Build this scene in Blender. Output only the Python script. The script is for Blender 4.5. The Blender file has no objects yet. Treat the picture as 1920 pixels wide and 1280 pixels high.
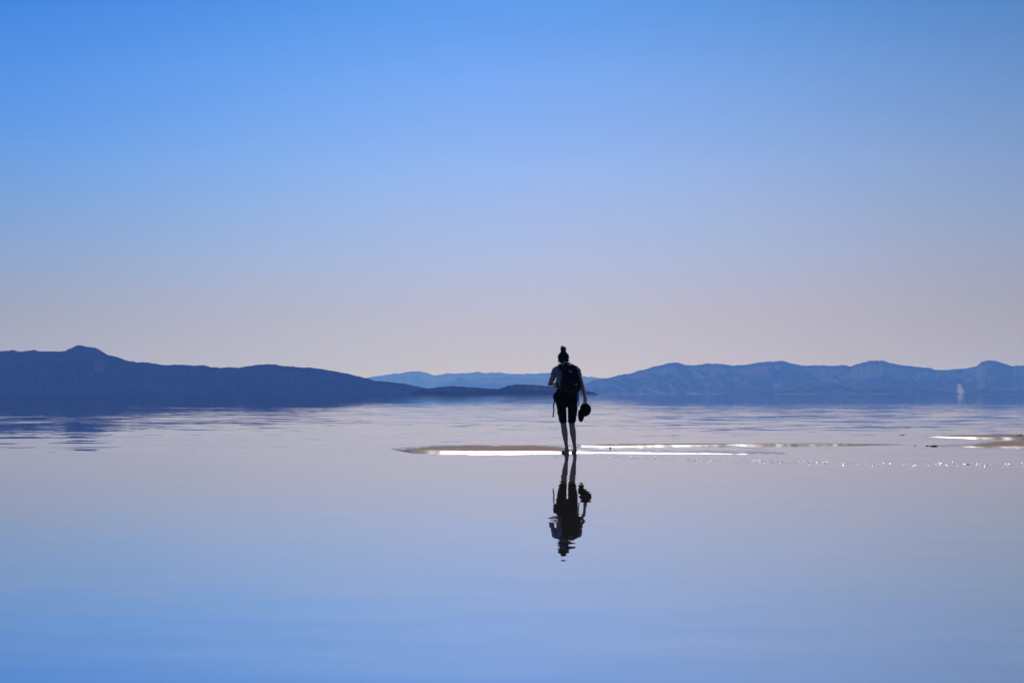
import bpy, bmesh, math, random
import numpy as np
from mathutils import Vector, Matrix, noise as mnoise

random.seed(7)
rng = np.random.default_rng(7)
sc = bpy.context.scene
C = sc.collection
R = math.radians

# ------------------------------------------------------------------ camera
W, H_IMG, F = 1920.0, 1280.0, 2667.0          # photograph frame, focal length in its pixels
CAM_H = 0.95
HORIZON = 739.0
PITCH = math.atan((HORIZON - H_IMG / 2) / F)
cam_d = bpy.data.cameras.new('camera')
cam_d.sensor_width = 36.0
cam_d.lens = 36.0 * F / W
cam_d.clip_start = 0.1
cam_d.clip_end = 120000.0
cam = bpy.data.objects.new('camera', cam_d)
C.objects.link(cam)
cam.location = (0, 0, CAM_H)
cam.rotation_euler = (math.pi / 2 + PITCH, 0, 0)
sc.camera = cam

def ray(px, py):
    a, b = (px - W / 2) / F, (H_IMG / 2 - py) / F
    return Vector((a, math.cos(PITCH) - b * math.sin(PITCH), math.sin(PITCH) + b * math.cos(PITCH)))

def ground(px, py):                           # point on the water level seen at a pixel
    r = ray(px, py)
    t = -CAM_H / r.z
    return Vector((r.x * t, r.y * t, 0))

# ------------------------------------------------------------------ light
SUN_EL, SUN_AZ = 33.0, 2.0                   # degrees; azimuth to the right of straight ahead
wd = bpy.data.worlds.new('World')
sc.world = wd
wd.use_nodes = True
nt = wd.node_tree
nt.nodes.clear()
wo = nt.nodes.new('ShaderNodeOutputWorld')
bg = nt.nodes.new('ShaderNodeBackground')
sky = nt.nodes.new('ShaderNodeTexSky')
sky.sky_type = 'NISHITA'
sky.sun_disc = False
sky.sun_elevation = R(SUN_EL)
sky.sun_rotation = R(SUN_AZ)
sky.altitude = 1280.0
sky.air_density = 1.0
sky.dust_density = 0.8
sky.ozone_density = 3.0
bg.inputs['Strength'].default_value = 0.10
tc = nt.nodes.new('ShaderNodeTexCoord')
sp = nt.nodes.new('ShaderNodeSeparateXYZ')
nt.links.new(tc.outputs['Generated'], sp.inputs[0])
rmp = nt.nodes.new('ShaderNodeValToRGB')      # clear air aloft, dusty pinkish air low down, by height above the horizon
rmp.color_ramp.interpolation = 'LINEAR'
SKY_TINT = [(0.0000, (0.402, 0.381, 0.524)), (0.0202, (0.402, 0.381, 0.524)), (0.0333, (0.438, 0.396, 0.544)), (0.0521, (0.490, 0.415, 0.537)), (0.0745, (0.528, 0.458, 0.613)), (0.0969, (0.541, 0.506, 0.695)), (0.1265, (0.541, 0.549, 0.761)), (0.1559, (0.504, 0.578, 0.852)), (0.2170, (0.364, 0.559, 0.931)), (0.2624, (0.233, 0.496, 0.915)), (0.6000, (0.222, 0.481, 0.887)), (1.0000, (0.222, 0.481, 0.887))]
while len(rmp.color_ramp.elements) < len(SKY_TINT):
    rmp.color_ramp.elements.new(0.5)
for e, (p, c) in zip(rmp.color_ramp.elements, SKY_TINT):
    e.position = p
    e.color = (*c, 1)
nt.links.new(sp.outputs['Z'], rmp.inputs[0])
mulc = nt.nodes.new('ShaderNodeMix')
mulc.data_type = 'RGBA'
mulc.blend_type = 'MULTIPLY'
mulc.inputs[0].default_value = 1.0
nt.links.new(sky.outputs[0], mulc.inputs[6])
nt.links.new(rmp.outputs[0], mulc.inputs[7])
side = nt.nodes.new('ShaderNodeMapRange')       # vignette falloff put into the sky colour, dimmer and tinted towards both sides
for i, v in ((1, -0.45), (2, 0.45), (3, 0.0), (4, 1.0)):
    side.inputs[i].default_value = v
nt.links.new(sp.outputs['X'], side.inputs[0])
def side_ramp(stops):
    r = nt.nodes.new('ShaderNodeValToRGB')
    while len(r.color_ramp.elements) < len(stops):
        r.color_ramp.elements.new(0.5)
    for e, (p, c) in zip(r.color_ramp.elements, stops):
        e.position = p
        e.color = (*c, 1)
    r.color_ramp.interpolation = 'B_SPLINE'
    nt.links.new(side.outputs[0], r.inputs[0])
    return r
hi_side = side_ramp([(0.0, (0.50, 0.81, 0.98)), (0.14, (0.56, 0.84, 0.98)), (0.32, (0.84, 0.99, 1.07)), (0.5, (1, 1, 1)), (0.68, (1.0, 0.95, 0.87)), (0.86, (0.86, 0.80, 0.69)), (1.0, (0.80, 0.74, 0.62))])
lo_side = side_ramp([(0.0, (0.80, 0.80, 0.76)), (0.14, (0.85, 0.85, 0.81)), (0.32, (0.94, 0.95, 0.94)), (0.5, (1, 1, 1)), (0.68, (0.97, 0.93, 0.87)), (0.86, (0.84, 0.79, 0.66)), (1.0, (0.79, 0.74, 0.60))])
elev = nt.nodes.new('ShaderNodeMapRange')
elev.interpolation_type = 'SMOOTHSTEP'
for i, v in ((1, 0.02), (2, 0.20), (3, 0.0), (4, 1.0)):
    elev.inputs[i].default_value = v
nt.links.new(sp.outputs['Z'], elev.inputs[0])
smix = nt.nodes.new('ShaderNodeMix')
smix.data_type = 'RGBA'
nt.links.new(elev.outputs[0], smix.inputs[0])
nt.links.new(lo_side.outputs[0], smix.inputs[6])
nt.links.new(hi_side.outputs[0], smix.inputs[7])
mul2 = nt.nodes.new('ShaderNodeMix')
mul2.data_type = 'RGBA'
mul2.blend_type = 'MULTIPLY'
mul2.inputs[0].default_value = 1.0
nt.links.new(mulc.outputs[2], mul2.inputs[6])
nt.links.new(smix.outputs[2], mul2.inputs[7])
nt.links.new(mul2.outputs[2], bg.inputs['Color'])
nt.links.new(bg.outputs[0], wo.inputs['Surface'])

sun_d = bpy.data.lights.new('sun', 'SUN')
sun_d.energy = 3.2
sun_d.angle = R(0.53)
sun_d.color = (1.0, 0.95, 0.87)
sun = bpy.data.objects.new('sun', sun_d)
C.objects.link(sun)
to_sun = Vector((math.sin(R(SUN_AZ)) * math.cos(R(SUN_EL)), math.cos(R(SUN_AZ)) * math.cos(R(SUN_EL)), math.sin(R(SUN_EL))))
sun.rotation_euler = to_sun.to_track_quat('Z', 'Y').to_euler()
sun.location = to_sun * 300

sc.view_settings.view_transform = 'Standard'
sc.view_settings.look = 'None'
sc.view_settings.gamma = 1.0
sc.view_settings.exposure = 0.0
sc.view_settings.use_curve_mapping = False
sc.render.engine = 'CYCLES'
cy = sc.cycles
cy.use_denoising = True
cy.max_bounces = 8
cy.diffuse_bounces = 3
cy.glossy_bounces = 4
cy.volume_bounces = 0
cy.transparent_max_bounces = 16
cy.caustics_reflective = False
cy.caustics_refractive = False

# ------------------------------------------------------------------ helpers
def tag(o, label=None, cat=None, group=None, kind=None):
    if label: o['label'] = label
    if cat: o['category'] = cat
    if group: o['group'] = group
    if kind: o['kind'] = kind
    return o

def link(name, me, mat=None, parent=None, smooth=True):
    o = bpy.data.objects.new(name, me)
    C.objects.link(o)
    if mat is not None:
        me.materials.clear()
        me.materials.append(mat)
    if parent is not None:
        o.parent = parent
    if smooth:
        me.polygons.foreach_set('use_smooth', [True] * len(me.polygons))
    return o

def empty(name, loc, rz=0.0):
    o = bpy.data.objects.new(name, None)
    C.objects.link(o)
    o.location = loc
    o.rotation_euler = (0, 0, rz)
    return o

def mesh_from(verts, faces, name='m'):
    me = bpy.data.meshes.new(name)
    me.from_pydata([tuple(v) for v in verts], [], [tuple(f) for f in faces])
    me.update()
    return me

def grid_mesh(P):                                # P: (n, m, 3) array
    n, m = P.shape[:2]
    idx = np.arange(n * m).reshape(n, m)
    f = np.stack([idx[:-1, :-1], idx[:-1, 1:], idx[1:, 1:], idx[1:, :-1]], -1).reshape(-1, 4)
    me = bpy.data.meshes.new('grid')
    me.vertices.add(n * m)
    me.vertices.foreach_set('co', P.reshape(-1).astype(np.float32))
    me.loops.add(f.size)
    me.loops.foreach_set('vertex_index', f.reshape(-1).astype(np.int32))
    me.polygons.add(len(f))
    me.polygons.foreach_set('loop_start', np.arange(0, f.size, 4, dtype=np.int32))
    me.update(calc_edges=True)
    me.validate()
    return me

def material(name):
    m = bpy.data.materials.new(name)
    m.use_nodes = True
    n = m.node_tree.nodes
    return m, m.node_tree, n['Principled BSDF'], n['Material Output']

def N(t, kind, **kw):
    n = t.nodes.new(kind)
    for k, v in kw.items():
        setattr(n, k, v)
    return n

def noise_node(t, vec, scale, detail=4, rough=0.55, dist=0.0):
    n = N(t, 'ShaderNodeTexNoise')
    n.inputs['Scale'].default_value = scale
    n.inputs['Detail'].default_value = detail
    n.inputs['Roughness'].default_value = rough
    n.inputs['Distortion'].default_value = dist
    if vec is not None:
        t.links.new(vec, n.inputs['Vector'])
    return n

def ramp(t, fac, stops):
    r = N(t, 'ShaderNodeValToRGB')
    while len(r.color_ramp.elements) < len(stops):
        r.color_ramp.elements.new(0.5)
    for e, (p, c) in zip(r.color_ramp.elements, stops):
        e.position = p
        e.color = (*c, 1) if len(c) == 3 else c
    t.links.new(fac, r.inputs[0])
    return r

def math_node(t, op, a, b=None, clamp=False):
    n = N(t, 'ShaderNodeMath', operation=op, use_clamp=clamp)
    for i, v in enumerate((a, b)):
        if v is None: continue
        if isinstance(v, (int, float)): n.inputs[i].default_value = v
        else: t.links.new(v, n.inputs[i])
    return n.outputs[0]

def mapping(t, vec, scale=(1, 1, 1), rot=(0, 0, 0), loc=(0, 0, 0)):
    n = N(t, 'ShaderNodeMapping')
    n.inputs['Scale'].default_value = scale
    n.inputs['Rotation'].default_value = rot
    n.inputs['Location'].default_value = loc
    t.links.new(vec, n.inputs['Vector'])
    return n.outputs[0]

def cloth_mat(name, col, col2, scale=40, rough=0.85, bump=0.3):
    m, t, b, o = material(name)
    c = N(t, 'ShaderNodeTexCoord')
    n1 = noise_node(t, c.outputs['Object'], scale, 5)
    r = ramp(t, n1.outputs[0], [(0.3, col), (0.7, col2)])
    t.links.new(r.outputs[0], b.inputs['Base Color'])
    b.inputs['Roughness'].default_value = rough
    b.inputs['Specular IOR Level'].default_value = 0.25
    n2 = noise_node(t, c.outputs['Object'], scale * 6, 3)
    bp = N(t, 'ShaderNodeBump')
    bp.inputs['Strength'].default_value = bump
    bp.inputs['Distance'].default_value = 0.004
    t.links.new(n2.outputs[0], bp.inputs['Height'])
    t.links.new(bp.outputs[0], b.inputs['Normal'])
    return m

# ------------------------------------------------------------------ water
FAR = 26000.0
ys = np.concatenate([-np.geomspace(1, 6000, 40)[::-1], np.geomspace(1, FAR, 110)])
xs = np.concatenate([-np.geomspace(0.5, 14000, 60)[::-1], np.geomspace(0.5, 14000, 60)])
P = np.zeros((len(ys), len(xs), 3))
P[..., 0] = xs[None, :]
P[..., 1] = ys[:, None]
mw, t, b, out = material('lake_water')
tcn = N(t, 'ShaderNodeTexCoord')
obj_co = tcn.outputs['Object']
sx = N(t, 'ShaderNodeSeparateXYZ')
t.links.new(obj_co, sx.inputs[0])
Yc = sx.outputs['Y']
# wind patches: long lanes of rippled and glassy water
lanes = noise_node(t, mapping(t, obj_co, (0.030, 0.085, 1), (0, 0, R(4)), (3.1, 0.4, 0)), 1.0, 3, 0.5)
lane = math_node(t, 'MULTIPLY', math_node(t, 'SUBTRACT', lanes.outputs[0], 0.36), 3.6, True)
def smooth_range(src, a, b_, c, d):
    n = N(t, 'ShaderNodeMapRange', interpolation_type='SMOOTHSTEP')
    for i, v in ((1, a), (2, b_), (3, c), (4, d)):
        n.inputs[i].default_value = v
    t.links.new(src, n.inputs[0])
    return n.outputs[0]
open_w = smooth_range(Yc, 18.0, 31.0, 0.03, 1.0)             # sheltered shallows before the bars, open lake behind
lee = smooth_range(sx.outputs['X'], -15.0, -3.0, 0.42, 1.0)   # the hill shelters the left of the bay
amp = math_node(t, 'MULTIPLY', math_node(t, 'MULTIPLY', math_node(t, 'MULTIPLY', open_w, smooth_range(Yc, 60.0, 170.0, 1.0, 0.30)), lee), math_node(t, 'ADD', math_node(t, 'MULTIPLY', lane, 0.75), 0.30))
def slopes(scale, rot, k, detail=2):
    n = noise_node(t, mapping(t, obj_co, (*scale, 1), (0, 0, R(rot))), 1.0, detail, 0.5, 0.3)
    s0 = N(t, 'ShaderNodeVectorMath', operation='SUBTRACT')
    t.links.new(n.outputs['Color'], s0.inputs[0])
    s0.inputs[1].default_value = (0.5, 0.5, 0.5)
    s1 = N(t, 'ShaderNodeVectorMath', operation='SCALE')
    t.links.new(s0.outputs[0], s1.inputs[0])
    if isinstance(k, float): s1.inputs['Scale'].default_value = k
    else: t.links.new(k, s1.inputs['Scale'])
    return s1.outputs[0]
def vadd(a, b_):
    n = N(t, 'ShaderNodeVectorMath', operation='ADD')
    t.links.new(a, n.inputs[0])
    if isinstance(b_, tuple): n.inputs[1].default_value = b_
    else: t.links.new(b_, n.inputs[1])
    return n.outputs[0]
calm_lane = noise_node(t, mapping(t, obj_co, (0.12, 0.55, 1), (0, 0, R(-3)), (1.7, 5.2, 0)), 1.0, 2, 0.5)
calm = math_node(t, 'ADD', math_node(t, 'MULTIPLY', math_node(t, 'MULTIPLY', math_node(t, 'SUBTRACT', calm_lane.outputs[0], 0.44), 4.0, True), 0.017), 0.011)
tot = vadd(slopes((0.55, 1.3), 3, math_node(t, 'MULTIPLY', amp, smooth_range(Yc, 45.0, 95.0, 0.09, 0.075))), slopes((0.16, 0.42), -4, math_node(t, 'MULTIPLY', amp, 0.030)))
tot = vadd(tot, slopes((2.6, 5.0), 6, math_node(t, 'MULTIPLY', amp, 0.022)))
tot = vadd(tot, slopes((1.7, 4.2), 5, calm))
tot = vadd(tot, slopes((0.35, 0.8), -7, 0.005))
tot = vadd(tot, slopes((0.45, 2.2), 9, smooth_range(Yc, 5.0, 8.5, 0.035, 0.0), 4))
flat = N(t, 'ShaderNodeVectorMath', operation='MULTIPLY')
t.links.new(tot, flat.inputs[0])
flat.inputs[1].default_value = (0.8, 1.0, 0.0)
bp = N(t, 'ShaderNodeVectorMath', operation='NORMALIZE')
tilt = N(t, 'ShaderNodeCombineXYZ')                          # at grazing angles the near faces of the wavelets are the ones seen
t.links.new(math_node(t, 'MULTIPLY', amp, -0.0075), tilt.inputs[1])
tilt.inputs[2].default_value = 1.0
t.links.new(vadd(flat.outputs[0], tilt.outputs[0]), bp.inputs[0])
b.inputs['Base Color'].default_value = (0.12, 0.10, 0.065, 1)
b.inputs['Roughness'].default_value = 0.0
b.inputs['IOR'].default_value = 1.34
t.links.new(bp.outputs[0], b.inputs['Normal'])
gl = N(t, 'ShaderNodeBsdfGlossy')
gl.inputs['Color'].default_value = (0.94, 0.93, 0.94, 1)
gl.inputs['Roughness'].default_value = 0.0
t.links.new(bp.outputs[0], gl.inputs['Normal'])
mx = N(t, 'ShaderNodeMixShader')
mx.inputs[0].default_value = 0.74
t.links.new(b.outputs[0], mx.inputs[1])
t.links.new(gl.outputs[0], mx.inputs[2])
t.links.new(mx.outputs[0], out.inputs['Surface'])
water = link('lake', grid_mesh(P), mw, smooth=False)
tag(water, 'calm mirror-like blue lake reflecting the sky', kind='structure')

# ------------------------------------------------------------------ hills
def fbm(X, Y, octaves=5, seed=0):
    out = np.zeros_like(X)
    for i in range(X.shape[0]):
        for j in range(X.shape[1]):
            out[i, j] = mnoise.fractal(Vector((X[i, j], Y[i, j], seed * 7.31)), 1.0, 2.1, octaves)
    return out

def displace(me, fn):                              # move every vertex along its normal
    n = len(me.vertices)
    co, no = np.empty(n * 3), np.empty(n * 3)
    me.vertices.foreach_get('co', co)
    me.vertices.foreach_get('normal', no)
    co, no = co.reshape(-1, 3), no.reshape(-1, 3)
    co += no * np.array([fn(*p) for p in co])[:, None]
    me.vertices.foreach_set('co', co.reshape(-1))
    me.update()

def hill(name, pts, dist, depth_front, depth_back, nx, nd, mat, label, seed, spur=0.5):
    pts = sorted(pts)
    px = np.linspace(pts[0][0], pts[-1][0], nx)
    py = np.interp(px, [p[0] for p in pts], [p[1] for p in pts])
    ds = np.concatenate([dist - depth_front * (1 - np.linspace(0, 1, nd) ** 0.9), dist + depth_back * np.linspace(0, 1, 8)[1:]])
    P = np.zeros((len(ds), nx, 3))
    dirs = [ray(x, HORIZON) for x in px]
    ux = np.array([d.x / d.y for d in dirs])
    zr = np.array([CAM_H + max((HORIZON - y), 0.0) / F * dist for y in py])
    zr = np.where(py >= HORIZON - 0.6, -0.6, zr)
    rough_ridge = np.array([mnoise.fractal(Vector((x * 0.09, seed, 3.3)), 0.7, 2.2, 6) for x in px])
    zr = zr + rough_ridge * np.minimum(1.3 * dist / F, np.clip(zr, 0, None) * 0.08)
    X = px[None, :] * np.ones((len(ds), 1))
    tt = np.where(ds <= dist, (ds - (dist - depth_front)) / depth_front, 1 - (ds - dist) / depth_back)[:, None]
    nz = fbm(X * 0.030, tt * 2.2 + 0 * X, 6, seed)
    rid = 1 - np.abs(fbm(X * 0.030 + tt * 1.6, tt * 1.5 + 0 * X, 5, seed + 2)) * 2.0
    tv = np.clip(tt, 0, 1) * np.ones_like(X)
    prof = 0.55 * tv ** 1.15 + 0.45 * (tv * tv * (3 - 2 * tv))
    side = np.clip(4 * tv * (1 - tv), 0, 1)
    front = (ds <= dist)[:, None]
    zz = zr[None, :] * (prof + np.where(front, side * spur * (0.22 * nz + 0.20 * (rid - 0.5)), 0))
    cap = zr[None, :] * (0.10 + 0.87 * tv) * (ds[:, None] / dist)          # the ridge line stays the skyline
    zz = np.where(front & (tv < 0.999), np.minimum(zz, cap), zz)
    zz = np.where(tv <= 0.001, -0.8, np.maximum(zz, -0.8))
    kk = np.clip(zr / max(zr.max(), 1), 0.16, 1)[None, :]               # lower ground is narrower, so slopes stay steep
    dd = np.where(ds[:, None] <= dist, dist - (dist - ds[:, None]) * kk, ds[:, None] * np.ones_like(kk))
    P[..., 0] = ux[None, :] * dd
    P[..., 1] = dd
    P[..., 2] = zz
    o = link(name, grid_mesh(P), mat)
    tag(o, label, kind='structure')
    return o

def hill_mat(name, c1, c2, c3, scale):
    m, t, b, o = material(name)
    c = N(t, 'ShaderNodeTexCoord')
    n1 = noise_node(t, mapping(t, c.outputs['Object'], (1, 1, 2.5)), scale, 8, 0.62)
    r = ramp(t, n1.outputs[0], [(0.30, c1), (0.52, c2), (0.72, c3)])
    t.links.new(r.outputs[0], b.inputs['Base Color'])
    b.inputs['Roughness'].default_value = 0.95
    b.inputs['Specular IOR Level'].default_value = 0.1
    bp = N(t, 'ShaderNodeBump')
    bp.inputs['Strength'].default_value = 0.7
    bp.inputs['Distance'].default_value = 14.0
    n2 = noise_node(t, c.outputs['Object'], scale * 5, 6, 0.6)
    t.links.new(n2.outputs[0], bp.inputs['Height'])
    t.links.new(bp.outputs[0], b.inputs['Normal'])
    return m

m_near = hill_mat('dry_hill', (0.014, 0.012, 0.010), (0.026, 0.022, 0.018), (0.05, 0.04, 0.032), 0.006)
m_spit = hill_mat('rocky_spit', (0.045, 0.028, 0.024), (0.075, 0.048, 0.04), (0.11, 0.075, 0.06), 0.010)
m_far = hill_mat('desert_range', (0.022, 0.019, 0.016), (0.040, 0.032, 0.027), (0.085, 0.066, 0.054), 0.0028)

LEFT = [(-900, 739), (-760, 728), (-600, 704), (-430, 690), (-300, 676), (-220, 679), (-160, 670), (-90, 664), (-40, 660), (0, 658), (15, 658), (23, 655.5), (32, 658), (45, 658.5), (63, 656), (75, 658), (90, 658.5), (97, 657.5),
        (110, 658.5), (122, 657.5), (130, 654), (137, 650), (143, 647.5), (155, 648), (166, 650), (176, 651), (185, 655), (195, 661),
        (205, 666), (220, 669), (232, 674), (243, 677), (258, 679), (280, 679), (285, 681), (297, 682), (304, 685), (318, 685),
        (327, 682), (335, 684), (380, 685.5), (395, 688), (410, 689.5), (450, 688), (470, 685.5), (482, 684), (495, 683), (515, 683),
        (530, 685), (560, 689), (580, 689), (605, 691.5), (625, 695), (645, 699), (665, 704), (690, 710), (705, 714), (720, 715),
        (755, 718), (775, 723), (800, 728), (830, 734), (850, 739)]
SPIT = [(760, 739), (780, 733), (800, 728.5), (820, 726), (840, 724), (870, 724.5), (895, 726.5), (912, 728.5), (935, 729), (945, 725),
        (960, 721), (985, 720.5), (1010, 722), (1040, 724.5), (1060, 727), (1090, 731), (1115, 735.5), (1124, 739)]
FARR = [(560, 739), (600, 726), (640, 717), (690, 708), (700, 706), (735, 700), (755, 699), (770, 696.5), (785, 696), (800, 699), (815, 704), (835, 700), (855, 700),
        (895, 697.5), (915, 699), (940, 698.5), (955, 701), (1000, 700.5), (1020, 699), (1040, 697), (1060, 699), (1100, 706), (1115, 706.5),
        (1130, 708.5), (1160, 712), (1220, 722), (1300, 732), (1340, 739)]
MID = [(790, 739), (805, 733), (830, 722), (850, 712), (865, 707), (880, 711), (905, 708), (950, 707), (1010, 709), (1060, 715), (1100, 722), (1150, 731), (1180, 739)]
RIGHT = [(1050, 739), (1075, 729), (1100, 719), (1115, 711.5), (1140, 708), (1160, 703), (1180, 700.5), (1200, 694), (1213, 691), (1230, 686), (1250, 682), (1265, 679), (1272, 679),
         (1285, 684), (1300, 684.5), (1325, 681.5), (1350, 682), (1375, 685.5), (1395, 684.5), (1420, 680), (1440, 677.5), (1450, 678),
         (1465, 676), (1475, 678), (1490, 682.5), (1517, 686), (1540, 684.5), (1560, 686), (1580, 683.5), (1595, 686), (1610, 682),
         (1630, 675.5), (1655, 675.5), (1670, 680), (1690, 684.5), (1720, 687), (1745, 690), (1755, 693), (1780, 693.5), (1810, 691),
         (1830, 686.5), (1842, 678), (1850, 675.5), (1870, 676), (1885, 682), (1900, 686), (1912, 685), (1960, 684), (2040, 690), (2110, 684), (2200, 692), (2300, 688), (2420, 702), (2560, 719), (2680, 739)]
FOOT = [(1330, 739), (1350, 736.5), (1375, 731), (1392, 728), (1420, 729), (1445, 733), (1462, 731), (1490, 721), (1520, 716), (1545, 715), (1590, 720), (1640, 719), (1690, 722),
        (1740, 729), (1775, 732), (1830, 727), (1890, 729), (1960, 724), (2060, 730), (2200, 726), (2350, 733), (2440, 739)]
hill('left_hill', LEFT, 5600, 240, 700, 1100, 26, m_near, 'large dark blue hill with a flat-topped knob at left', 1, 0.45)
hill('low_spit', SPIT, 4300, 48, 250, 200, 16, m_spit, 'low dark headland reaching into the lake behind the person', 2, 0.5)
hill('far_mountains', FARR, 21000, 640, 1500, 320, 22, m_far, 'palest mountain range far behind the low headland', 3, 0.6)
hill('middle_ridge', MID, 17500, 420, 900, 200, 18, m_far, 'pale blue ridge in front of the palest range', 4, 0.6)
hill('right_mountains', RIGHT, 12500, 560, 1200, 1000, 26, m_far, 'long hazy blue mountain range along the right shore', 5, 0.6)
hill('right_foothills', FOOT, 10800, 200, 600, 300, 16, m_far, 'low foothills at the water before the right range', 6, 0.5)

# ------------------------------------------------------------------ haze
bm = bmesh.new()
bmesh.ops.create_cube(bm, size=1.0)
for v in bm.verts:
    v.co = Vector((v.co.x * 29000, v.co.y * 33000 + 10200, v.co.z * 405 + 200.5))
me = bpy.data.meshes.new('haze')
bm.to_mesh(me)
bm.free()
mh = bpy.data.materials.new('haze_air')
mh.use_nodes = True
t = mh.node_tree
t.nodes.clear()
o = N(t, 'ShaderNodeOutputMaterial')
v = N(t, 'ShaderNodeVolumePrincipled')
v.inputs['Color'].default_value = (0.115, 0.285, 1.0, 1)
v.inputs['Absorption Color'].default_value = (1, 1, 1, 1)
v.inputs['Density'].default_value = 9.0e-5
v.inputs['Anisotropy'].default_value = 0.3
t.links.new(v.outputs[0], o.inputs['Volume'])
haze = link('haze', me, mh, smooth=False)
tag(haze, 'thin blue haze between the camera and the far hills', kind='stuff')

# ------------------------------------------------------------------ smoke on the far shore
def fract(v, o=4):
    return mnoise.fractal(Vector(v), 1.0, 2.0, o)

def lumpy_ball(c, r, sub=3, amp=0.35, freq=1.6, seed=0.0):
    bm = bmesh.new()
    bmesh.ops.create_icosphere(bm, subdivisions=sub, radius=1.0)
    for v in bm.verts:
        n = v.co.normalized()
        k = 1 + amp * fract(n * freq + Vector((seed, seed * 1.7, 0)))
        v.co = Vector((c[0] + n.x * r[0] * k, c[1] + n.y * r[1] * k, c[2] + n.z * r[2] * k))
    return bm

def join_bm(dst, src):
    me = bpy.data.meshes.new('tmp')
    src.to_mesh(me)
    dst.from_mesh(me)
    bpy.data.meshes.remove(me)
    src.free()

def bm_obj(name, bm, mat, parent=None, smooth=True):
    me = bpy.data.meshes.new(name)
    bm.to_mesh(me)
    bm.free()
    return link(name, me, mat, parent, smooth)

def remeshed(bm, voxel, smooth_it=4, name='m', factor=0.5):     # union of closed lumps as one continuous skin
    me = bpy.data.meshes.new('tmp')
    bm.to_mesh(me)
    bm.free()
    o = bpy.data.objects.new('tmp', me)
    C.objects.link(o)
    m = o.modifiers.new('r', 'REMESH')
    m.mode = 'VOXEL'
    m.voxel_size = voxel
    if smooth_it:
        m2 = o.modifiers.new('s', 'SMOOTH')
        m2.iterations = smooth_it
        m2.factor = factor
    dg = bpy.context.evaluated_depsgraph_get()
    dg.update()
    res = bpy.data.meshes.new_from_object(o.evaluated_get(dg), depsgraph=dg)
    res.name = name
    bpy.data.objects.remove(o)
    bpy.data.meshes.remove(me)
    return res

SM_D = 9900.0
ms = bpy.data.materials.new('smoke')
ms.use_nodes = True
t = ms.node_tree
t.nodes.clear()
o_ = N(t, 'ShaderNodeOutputMaterial')
v_ = N(t, 'ShaderNodeVolumePrincipled')
v_.inputs['Color'].default_value = (0.98, 0.93, 0.89, 1)
v_.inputs['Anisotropy'].default_value = 0.3
pxm = SM_D / F
c_ = N(t, 'ShaderNodeTexCoord')
s_ = N(t, 'ShaderNodeSeparateXYZ')
t.links.new(c_.outputs['Object'], s_.inputs[0])
hgt = math_node(t, 'DIVIDE', s_.outputs['Z'], 38 * pxm)                 # 0 at the shore, 1 at the wispy top
rad = ramp(t, hgt, [(0.0, (0.55,) * 3), (0.25, (1.0,) * 3), (0.5, (0.85,) * 3), (0.75, (0.62,) * 3), (1.0, (0.30,) * 3)])
wob = noise_node(t, c_.outputs['Object'], 0.030, 5, 0.6)
drift = math_node(t, 'MULTIPLY', math_node(t, 'ADD', math_node(t, 'MULTIPLY', hgt, -0.30), math_node(t, 'MULTIPLY', math_node(t, 'SUBTRACT', wob.outputs[0], 0.5), 1.1)), 14 * pxm)
dx = math_node(t, 'SUBTRACT', s_.outputs['X'], drift)
rr = math_node(t, 'SQRT', math_node(t, 'ADD', math_node(t, 'MULTIPLY', dx, dx), math_node(t, 'MULTIPLY', s_.outputs['Y'], s_.outputs['Y'])))
fall = math_node(t, 'SUBTRACT', 1.0, math_node(t, 'DIVIDE', rr, math_node(t, 'MULTIPLY', rad.outputs[0], 13 * pxm)), True)
puff = noise_node(t, c_.outputs['Object'], 0.055, 5, 0.62)
den = math_node(t, 'ADD', math_node(t, 'MULTIPLY', fall, 1.5), math_node(t, 'SUBTRACT', math_node(t, 'MULTIPLY', puff.outputs[0], 2.6), 1.75), True)
t.links.new(math_node(t, 'MULTIPLY', den, 0.038), v_.inputs['Density'])
t.links.new(v_.outputs[0], o_.inputs['Volume'])
bm = lumpy_ball((0, 0, 19 * pxm), (15 * pxm, 15 * pxm, 19 * pxm), 3, 0.06, 1.5, 3.1)
sm = bm_obj('smoke_plume', bm, ms)
sm.scale = (0.85, 0.85, 0.55)
r_ = ray(1802, HORIZON)
sm.location = (r_.x / r_.y * SM_D, SM_D, 0.6)
tag(sm, 'small white smoke plume rising from the far right shore', 'smoke')

# ------------------------------------------------------------------ sandbars
m_sand, t, b, out = material('wet_sand')
c_ = N(t, 'ShaderNodeTexCoord')
n1 = noise_node(t, mapping(t, c_.outputs['Object'], (0.7, 1.6, 1)), 2.2, 8, 0.6)
r1 = ramp(t, n1.outputs[0], [(0.30, (0.22, 0.14, 0.115)), (0.55, (0.31, 0.21, 0.178)), (0.75, (0.39, 0.285, 0.245))])
t.links.new(r1.outputs[0], b.inputs['Base Color'])
s_ = N(t, 'ShaderNodeSeparateXYZ')
t.links.new(c_.outputs['Object'], s_.inputs[0])
geo = N(t, 'ShaderNodeNewGeometry')
gz = N(t, 'ShaderNodeSeparateXYZ')
t.links.new(geo.outputs['Normal'], gz.inputs[0])
def mr(src, a, b_, c, d):
    n = N(t, 'ShaderNodeMapRange', interpolation_type='SMOOTHSTEP')
    for i, v in ((1, a), (2, b_), (3, c), (4, d)):
        n.inputs[i].default_value = v
    t.links.new(src, n.inputs[0])
    return n.outputs[0]
n3 = noise_node(t, mapping(t, c_.outputs['Object'], (0.9, 2.6, 1)), 2.2, 5, 0.6)
level = math_node(t, 'ADD', s_.outputs['Z'], math_node(t, 'MULTIPLY', math_node(t, 'SUBTRACT', n3.outputs[0], 0.5), 0.012))
dry = mr(level, 0.0150, 0.0185, 0.0, 1.0)                     # a film of water lies on the low flats, the top has drained
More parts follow.
